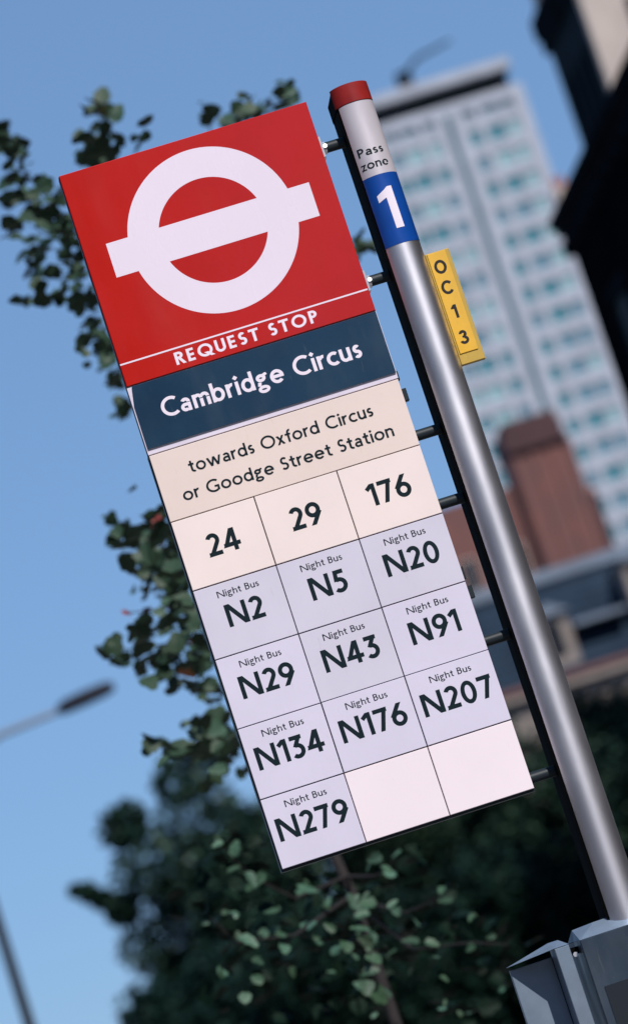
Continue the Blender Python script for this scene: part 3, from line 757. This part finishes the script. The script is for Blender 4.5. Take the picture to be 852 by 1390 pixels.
for x, y in pts(L_BOT):
    if rnd.random() < (.86 if y < 1300 else .45): spots.append((x, y, 3.1 + rnd.uniform(-.3, .3), 'bright', rnd.uniform(.024, .056)))
    if rnd.random() < .55: spots.append((x + rnd.gauss(0, 9), y + rnd.gauss(0, 7), 3.15 + rnd.uniform(-.3, .3), 'bright', rnd.uniform(.016, .036)))
for x, y in pts(L_BOT):
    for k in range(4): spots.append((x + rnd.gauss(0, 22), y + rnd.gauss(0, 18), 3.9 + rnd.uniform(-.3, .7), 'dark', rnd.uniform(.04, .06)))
# the mass hidden behind the flag, joining the visible fringes
for k in range(150):                        # hanging sprays close along the left edge of the flag
    v = rnd.choice((rnd.uniform(.46, .86), rnd.uniform(.46, .80), rnd.uniform(.04, .27)))
    ex, ey = 78.7 + 304 * v, 239.7 + 942 * v
    off = abs(rnd.gauss(0, 26)) + 2
    spots.append((ex - off, ey + rnd.gauss(0, 10), 3.8 + rnd.uniform(-.5, .6), 'top', rnd.uniform(.028, .052)))
hidden = []
for k in range(900):
    v = rnd.random(); u = rnd.random()
    x = 110 + 300 * v + (330 - 60 * v) * u * .85; y = 270 + 830 * v
    if v > .25: x = max(x, 150)
    P_ = (x + rnd.gauss(0, 8), y - 90 * u + rnd.gauss(0, 12))
    # stay inside the outline of the flag so the sky to its sides stays open
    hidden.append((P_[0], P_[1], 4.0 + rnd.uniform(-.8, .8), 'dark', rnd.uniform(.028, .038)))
def inflag(x, y):
    A, B = (78.7, 239.7), (415.7, 136.5)
    dx, dy = x - A[0], y - A[1]
    u = dx * .9557 - dy * .2946; t = dx * .3036 + dy * .9528
    return 14 < u < 345 and 14 < t < 970
hidden = [h for h in hidden if inflag(h[0], h[1])]
lm = {'A': [leaf_mesh(i, MT['leafA']) for i in range(5)], 'B': [leaf_mesh(9 + i, MT['leafB']) for i in range(4)], 'R': [leaf_mesh(33, MT['leafR'])], 'Y': [leaf_mesh(50 + i, MT['leafY']) for i in range(2)]}
def leaf_xf(s):
    x, y, Y, kind, sz = s
    p = at(x, y, Y) - O
    if kind == 'bright': n = Vector((rnd.gauss(.1, .6), -.8 + rnd.gauss(0, .5), .8 + rnd.gauss(0, .5)))
    elif rnd.random() < .25: n = Vector((rnd.gauss(0, .5), -1, .5 + rnd.gauss(0, .4)))
    else: n = Vector((rnd.gauss(0, .55), rnd.gauss(.35, .5), 1))
    q = n.normalized().to_track_quat('Z', 'Y')
    q = q @ Vector((0, 0, 1)).rotation_difference(Vector((0, 0, 1)))
    from mathutils import Quaternion
    q = q @ Quaternion((0, 0, 1), rnd.uniform(0, 6.28))
    return p, q, sz * rnd.uniform(.85, 1.15)
vis = [s for s in spots if not inflag(s[0], s[1]) and s[1] < 1395 and s[3] != 'dark']
rest = [s for s in spots if s not in vis] + hidden
rnd.shuffle(vis); vis.sort(key=lambda s: 0 if s[3] == 'bright' else 1)
parts, extra = vis[:300], vis[300:] + rest
for s in parts:
    p, q, z = leaf_xf(s)
    kd = ('B' if rnd.random() < .7 else 'A') if s[3] == 'bright' else ('Y' if rnd.random() < .07 and s[1] < 600 else ('R' if rnd.random() < .025 else 'A'))
    o_ = link('leaf', rnd.choice(lm[kd]), nt_, p); o_.rotation_mode = 'QUATERNION'; o_.rotation_quaternion = q; o_.scale = (z * rnd.uniform(.85, 1.25), z * rnd.uniform(.6, 1.05), z)
for x, y in ((171, 832), (199, 828), (241, 772), (445, 1233), (262, 873)):
    p, q, z = leaf_xf((x, y, 3.6, 'bright', .026)); o_ = link('leaf', lm['R'][0], nt_, p); o_.rotation_mode = 'QUATERNION'; o_.rotation_quaternion = q; o_.scale = (z, z * .6, z)
m = MB(); src = [(v.co.copy()) for v in lm['A'][0].vertices]; fcs = [tuple(f.vertices) for f in lm['A'][0].polygons]
for s in extra:
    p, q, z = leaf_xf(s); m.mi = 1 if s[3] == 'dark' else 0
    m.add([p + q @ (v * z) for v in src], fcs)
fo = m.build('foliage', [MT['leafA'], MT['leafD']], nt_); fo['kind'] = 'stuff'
# trunk and branches
tk = [at(478, 1215, 3.6), at(455, 1165, 3.6), at(420, 1050, 3.7), at(370, 900, 3.8), at(320, 720, 3.9), at(260, 500, 4.0), at(230, 330, 4.1)]
m = MB(); tr_pts = [Vector((tk[0].x + .02, 3.6, -.05)) - O, Vector((tk[0].x + .01, 3.6, 1.2)) - O] + [t - O for t in tk]
m.tube(tr_pts, [.034, .020, .014, .015, .014, .013, .012, .010, .007], 9); auto_smooth(m.build('trunk', MT['bark'], nt_), 60)
def branch(*pp):
    m = MB(); q = [at(x, y, Y) - O for x, y, Y in pp]
    m.tube(q, [.0052 - .0042 * i / (len(q) - 1) for i in range(len(q))], 6, True); auto_smooth(m.build('branch', MT['bark'], nt_), 60)
branch((230, 330, 4.1), (160, 320, 4.2), (90, 330, 4.2), (30, 300, 4.3))
branch((160, 320, 4.2), (80, 290, 4.3), (35, 235, 4.3), (5, 180, 4.3))
branch((240, 360, 4.1), (170, 390, 4.2), (90, 405, 4.2), (25, 410, 4.2))
branch((230, 330, 4.1), (170, 240, 4.2), (130, 205, 4.2), (145, 172, 4.2), (128, 150, 4.2))
branch((250, 450, 4.0), (180, 480, 4.1), (140, 465, 4.2)); branch((250, 500, 4.0), (190, 530, 4.1), (160, 555, 4.1))
branch((230, 330, 4.1), (290, 210, 4.2), (330, 155, 4.2), (395, 128, 4.2)); branch((290, 210, 4.2), (283, 160, 4.2))
branch((300, 650, 3.9), (230, 720, 3.7), (190, 740, 3.6), (155, 720, 3.6)); branch((230, 720, 3.7), (200, 780, 3.6), (160, 742, 3.6))
branch((330, 780, 3.8), (260, 820, 3.7), (200, 830, 3.6), (171, 832, 3.6)); branch((350, 840, 3.8), (260, 870, 3.7), (190, 880, 3.6), (142, 884, 3.6))
branch((370, 930, 3.8), (290, 930, 3.7), (235, 920, 3.6)); branch((390, 960, 3.8), (310, 1005, 3.7), (250, 1020, 3.6), (200, 1013, 3.6))
branch((470, 1190, 3.6), (400, 1220, 3.3), (340, 1190, 3.2), (300, 1148, 3.1)); branch((478, 1215, 3.6), (400, 1270, 3.3), (320, 1280, 3.1), (285, 1245, 3.1))
branch((470, 1190, 3.6), (510, 1190, 3.3), (540, 1165, 3.1)); branch((478, 1220, 3.6), (550, 1240, 3.3), (604, 1215, 3.1)); branch((480, 1225, 3.6), (560, 1290, 3.3), (640, 1280, 3.1), (690, 1283, 3.1))

def crown(name, label, px, py, Y, rx, ry, rz, n, seed, group, leaf=.12, mats=('leafD',), tips=()):
    r = np.random.default_rng(seed); c = at(px, py, Y)
    e = empty(name, label, 'tree', (c.x, Y, 0), 0, group)
    C = []; rad = []
    K = 46
    while len(C) < K:
        d = r.normal(size=3); d /= np.linalg.norm(d); q = r.uniform(.35, 1) ** .6
        p = d * q * np.array([rx, ry, rz]) * (.86)
        if p[2] < -rz * .8: continue
        C.append(p); rad.append(r.uniform(.20, .36) * (rx + rz) / 2)
    C = np.array(C); rad = np.array(rad)
    for tx, ty, tr_ in tips:
        t = at(tx, ty, Y); C = np.vstack([C, [t.x - c.x, 0, t.z - c.z]]); rad = np.append(rad, tr_)
    k = r.integers(0, len(C), n)
    d = r.normal(size=(n, 3)); d /= np.linalg.norm(d, axis=1)[:, None]
    pos = C[k] + d * (rad[k] * (r.uniform(.3, 1.0, n) ** .5 + np.abs(r.normal(size=n)) * .13))[:, None]
    nn = r.normal(size=(n, 3)) * .7 + np.array([0, -.1, .9]); nn /= np.linalg.norm(nn, axis=1)[:, None]
    a = np.cross(nn, r.normal(size=(n, 3))); a /= np.linalg.norm(a, axis=1)[:, None]; b = np.cross(nn, a)
    s = (leaf * r.uniform(.6, 1.3, n) / 2)[:, None]
    V = np.stack([pos - a * s, pos - b * s * .6 + nn * s * .15, pos + a * s, pos + b * s * .6 + nn * s * .15], 1).reshape(-1, 3)
    V[:, 2] += c.z
    me = bpy.data.meshes.new('crown'); me.vertices.add(4 * n); me.vertices.foreach_set('co', V.astype('f').ravel())
    me.loops.add(4 * n); me.loops.foreach_set('vertex_index', np.arange(4 * n, dtype='i'))
    me.polygons.add(n); me.polygons.foreach_set('loop_start', np.arange(0, 4 * n, 4, dtype='i'))
    for q in mats: me.materials.append(MT[q])
    me.polygons.foreach_set('material_index', (r.random(n) * len(mats)).astype('i')); me.update(); me.validate()
    o_ = link('crown', me, e)
    m = MB(); m.tube([(0, 0, -.2), (.03, 0, c.z * .4), (0, .1, c.z * .8), (.1, 0, c.z + rz * .5)], [.16, .13, .10, .03], 8); m.build('trunk', MT['bark'], e)
    for q in range(5):
        i = q * 7 % K; m = MB(); m.tube([(0, .05, c.z - rz * .4), Vector(C[i]) * .5 + Vector((0, 0, c.z - rz * .1)), Vector(C[i]) + Vector((0, 0, c.z))], [.07, .045, .012], 6); m.build('branch', MT['bark'], e)
    return e
G = 'dark street trees beyond the bus stop'
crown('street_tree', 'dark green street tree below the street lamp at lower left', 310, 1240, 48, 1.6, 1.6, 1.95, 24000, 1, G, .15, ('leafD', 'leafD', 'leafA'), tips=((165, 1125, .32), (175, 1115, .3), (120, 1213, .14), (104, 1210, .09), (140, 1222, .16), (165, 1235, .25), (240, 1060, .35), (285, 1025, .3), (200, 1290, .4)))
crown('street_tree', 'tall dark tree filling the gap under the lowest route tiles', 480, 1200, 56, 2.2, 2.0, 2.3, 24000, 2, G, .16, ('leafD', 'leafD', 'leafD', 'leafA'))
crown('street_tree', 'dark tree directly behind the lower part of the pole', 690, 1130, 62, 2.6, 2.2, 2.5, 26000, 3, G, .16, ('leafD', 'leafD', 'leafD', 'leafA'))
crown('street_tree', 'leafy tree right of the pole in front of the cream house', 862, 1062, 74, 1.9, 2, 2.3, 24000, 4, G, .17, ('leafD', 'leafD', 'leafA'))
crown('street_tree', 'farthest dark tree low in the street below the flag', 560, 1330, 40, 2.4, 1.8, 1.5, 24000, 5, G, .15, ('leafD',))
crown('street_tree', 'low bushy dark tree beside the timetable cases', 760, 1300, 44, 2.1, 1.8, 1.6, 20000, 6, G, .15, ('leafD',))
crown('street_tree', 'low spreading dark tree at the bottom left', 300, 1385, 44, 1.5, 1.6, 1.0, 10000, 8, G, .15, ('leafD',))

# ------------------------------------------------------------------ unseen terraces added to shape reflections (behind and left of the camera)
def terrace(label, x, y, rz, length, h, wm_, deep=10):
    t = empty('reflection_terrace', label, 'building', (x, y, 0), rz, 'unseen terraces added for their reflections')
    m = MB(); m.box(0, length, 0, deep, 0, h); m.build('wall', MT[wm_], t)
    m = MB(); m.box(-.2, length + .2, -.35, deep, h + .002, h + .5); m.build('cornice', MT['soot_shade2'], t)
    m = MB(); e = .1
    m.mi = 0; m.box(.1, .9, -.05, -.03, .1, 1.7); m.mi = 1
    m.box(0, .1, -.12, -.001, 0, 1.8); m.box(.9, 1, -.12, -.001, 0, 1.8); m.box(.1, .9, -.12, -.001, 1.7, 1.8); m.box(.1, .9, -.12, -.001, 0, .1)
    me = m.mesh('window', [MT['glass_dark'], MT['stone']])
    for k in range(int(length / 2.6)):
        for z in (1.0, 4.2, 7.4, 10.4):
            if z < h - 2: link('window', me, t, (1 + k * 2.6, 0, z))
    return t
terrace('unseen brown brick terrace added behind the camera left of the sky gap', 2.3, -26, math.pi, 24, 13.0, 'terr_dark')  # gap beside it lets the flag reflect sky
terrace('unseen brown brick terrace added behind the camera right of the sky gap', 36, -26, math.pi, 28.0, 13.0, 'terr_dark')
terrace('unseen near-black terrace added along the left side of the street', -22, -26, math.pi / 2, 70, 15.0, 'soot_shade2')  # wall kept near black to darken the post's reflection
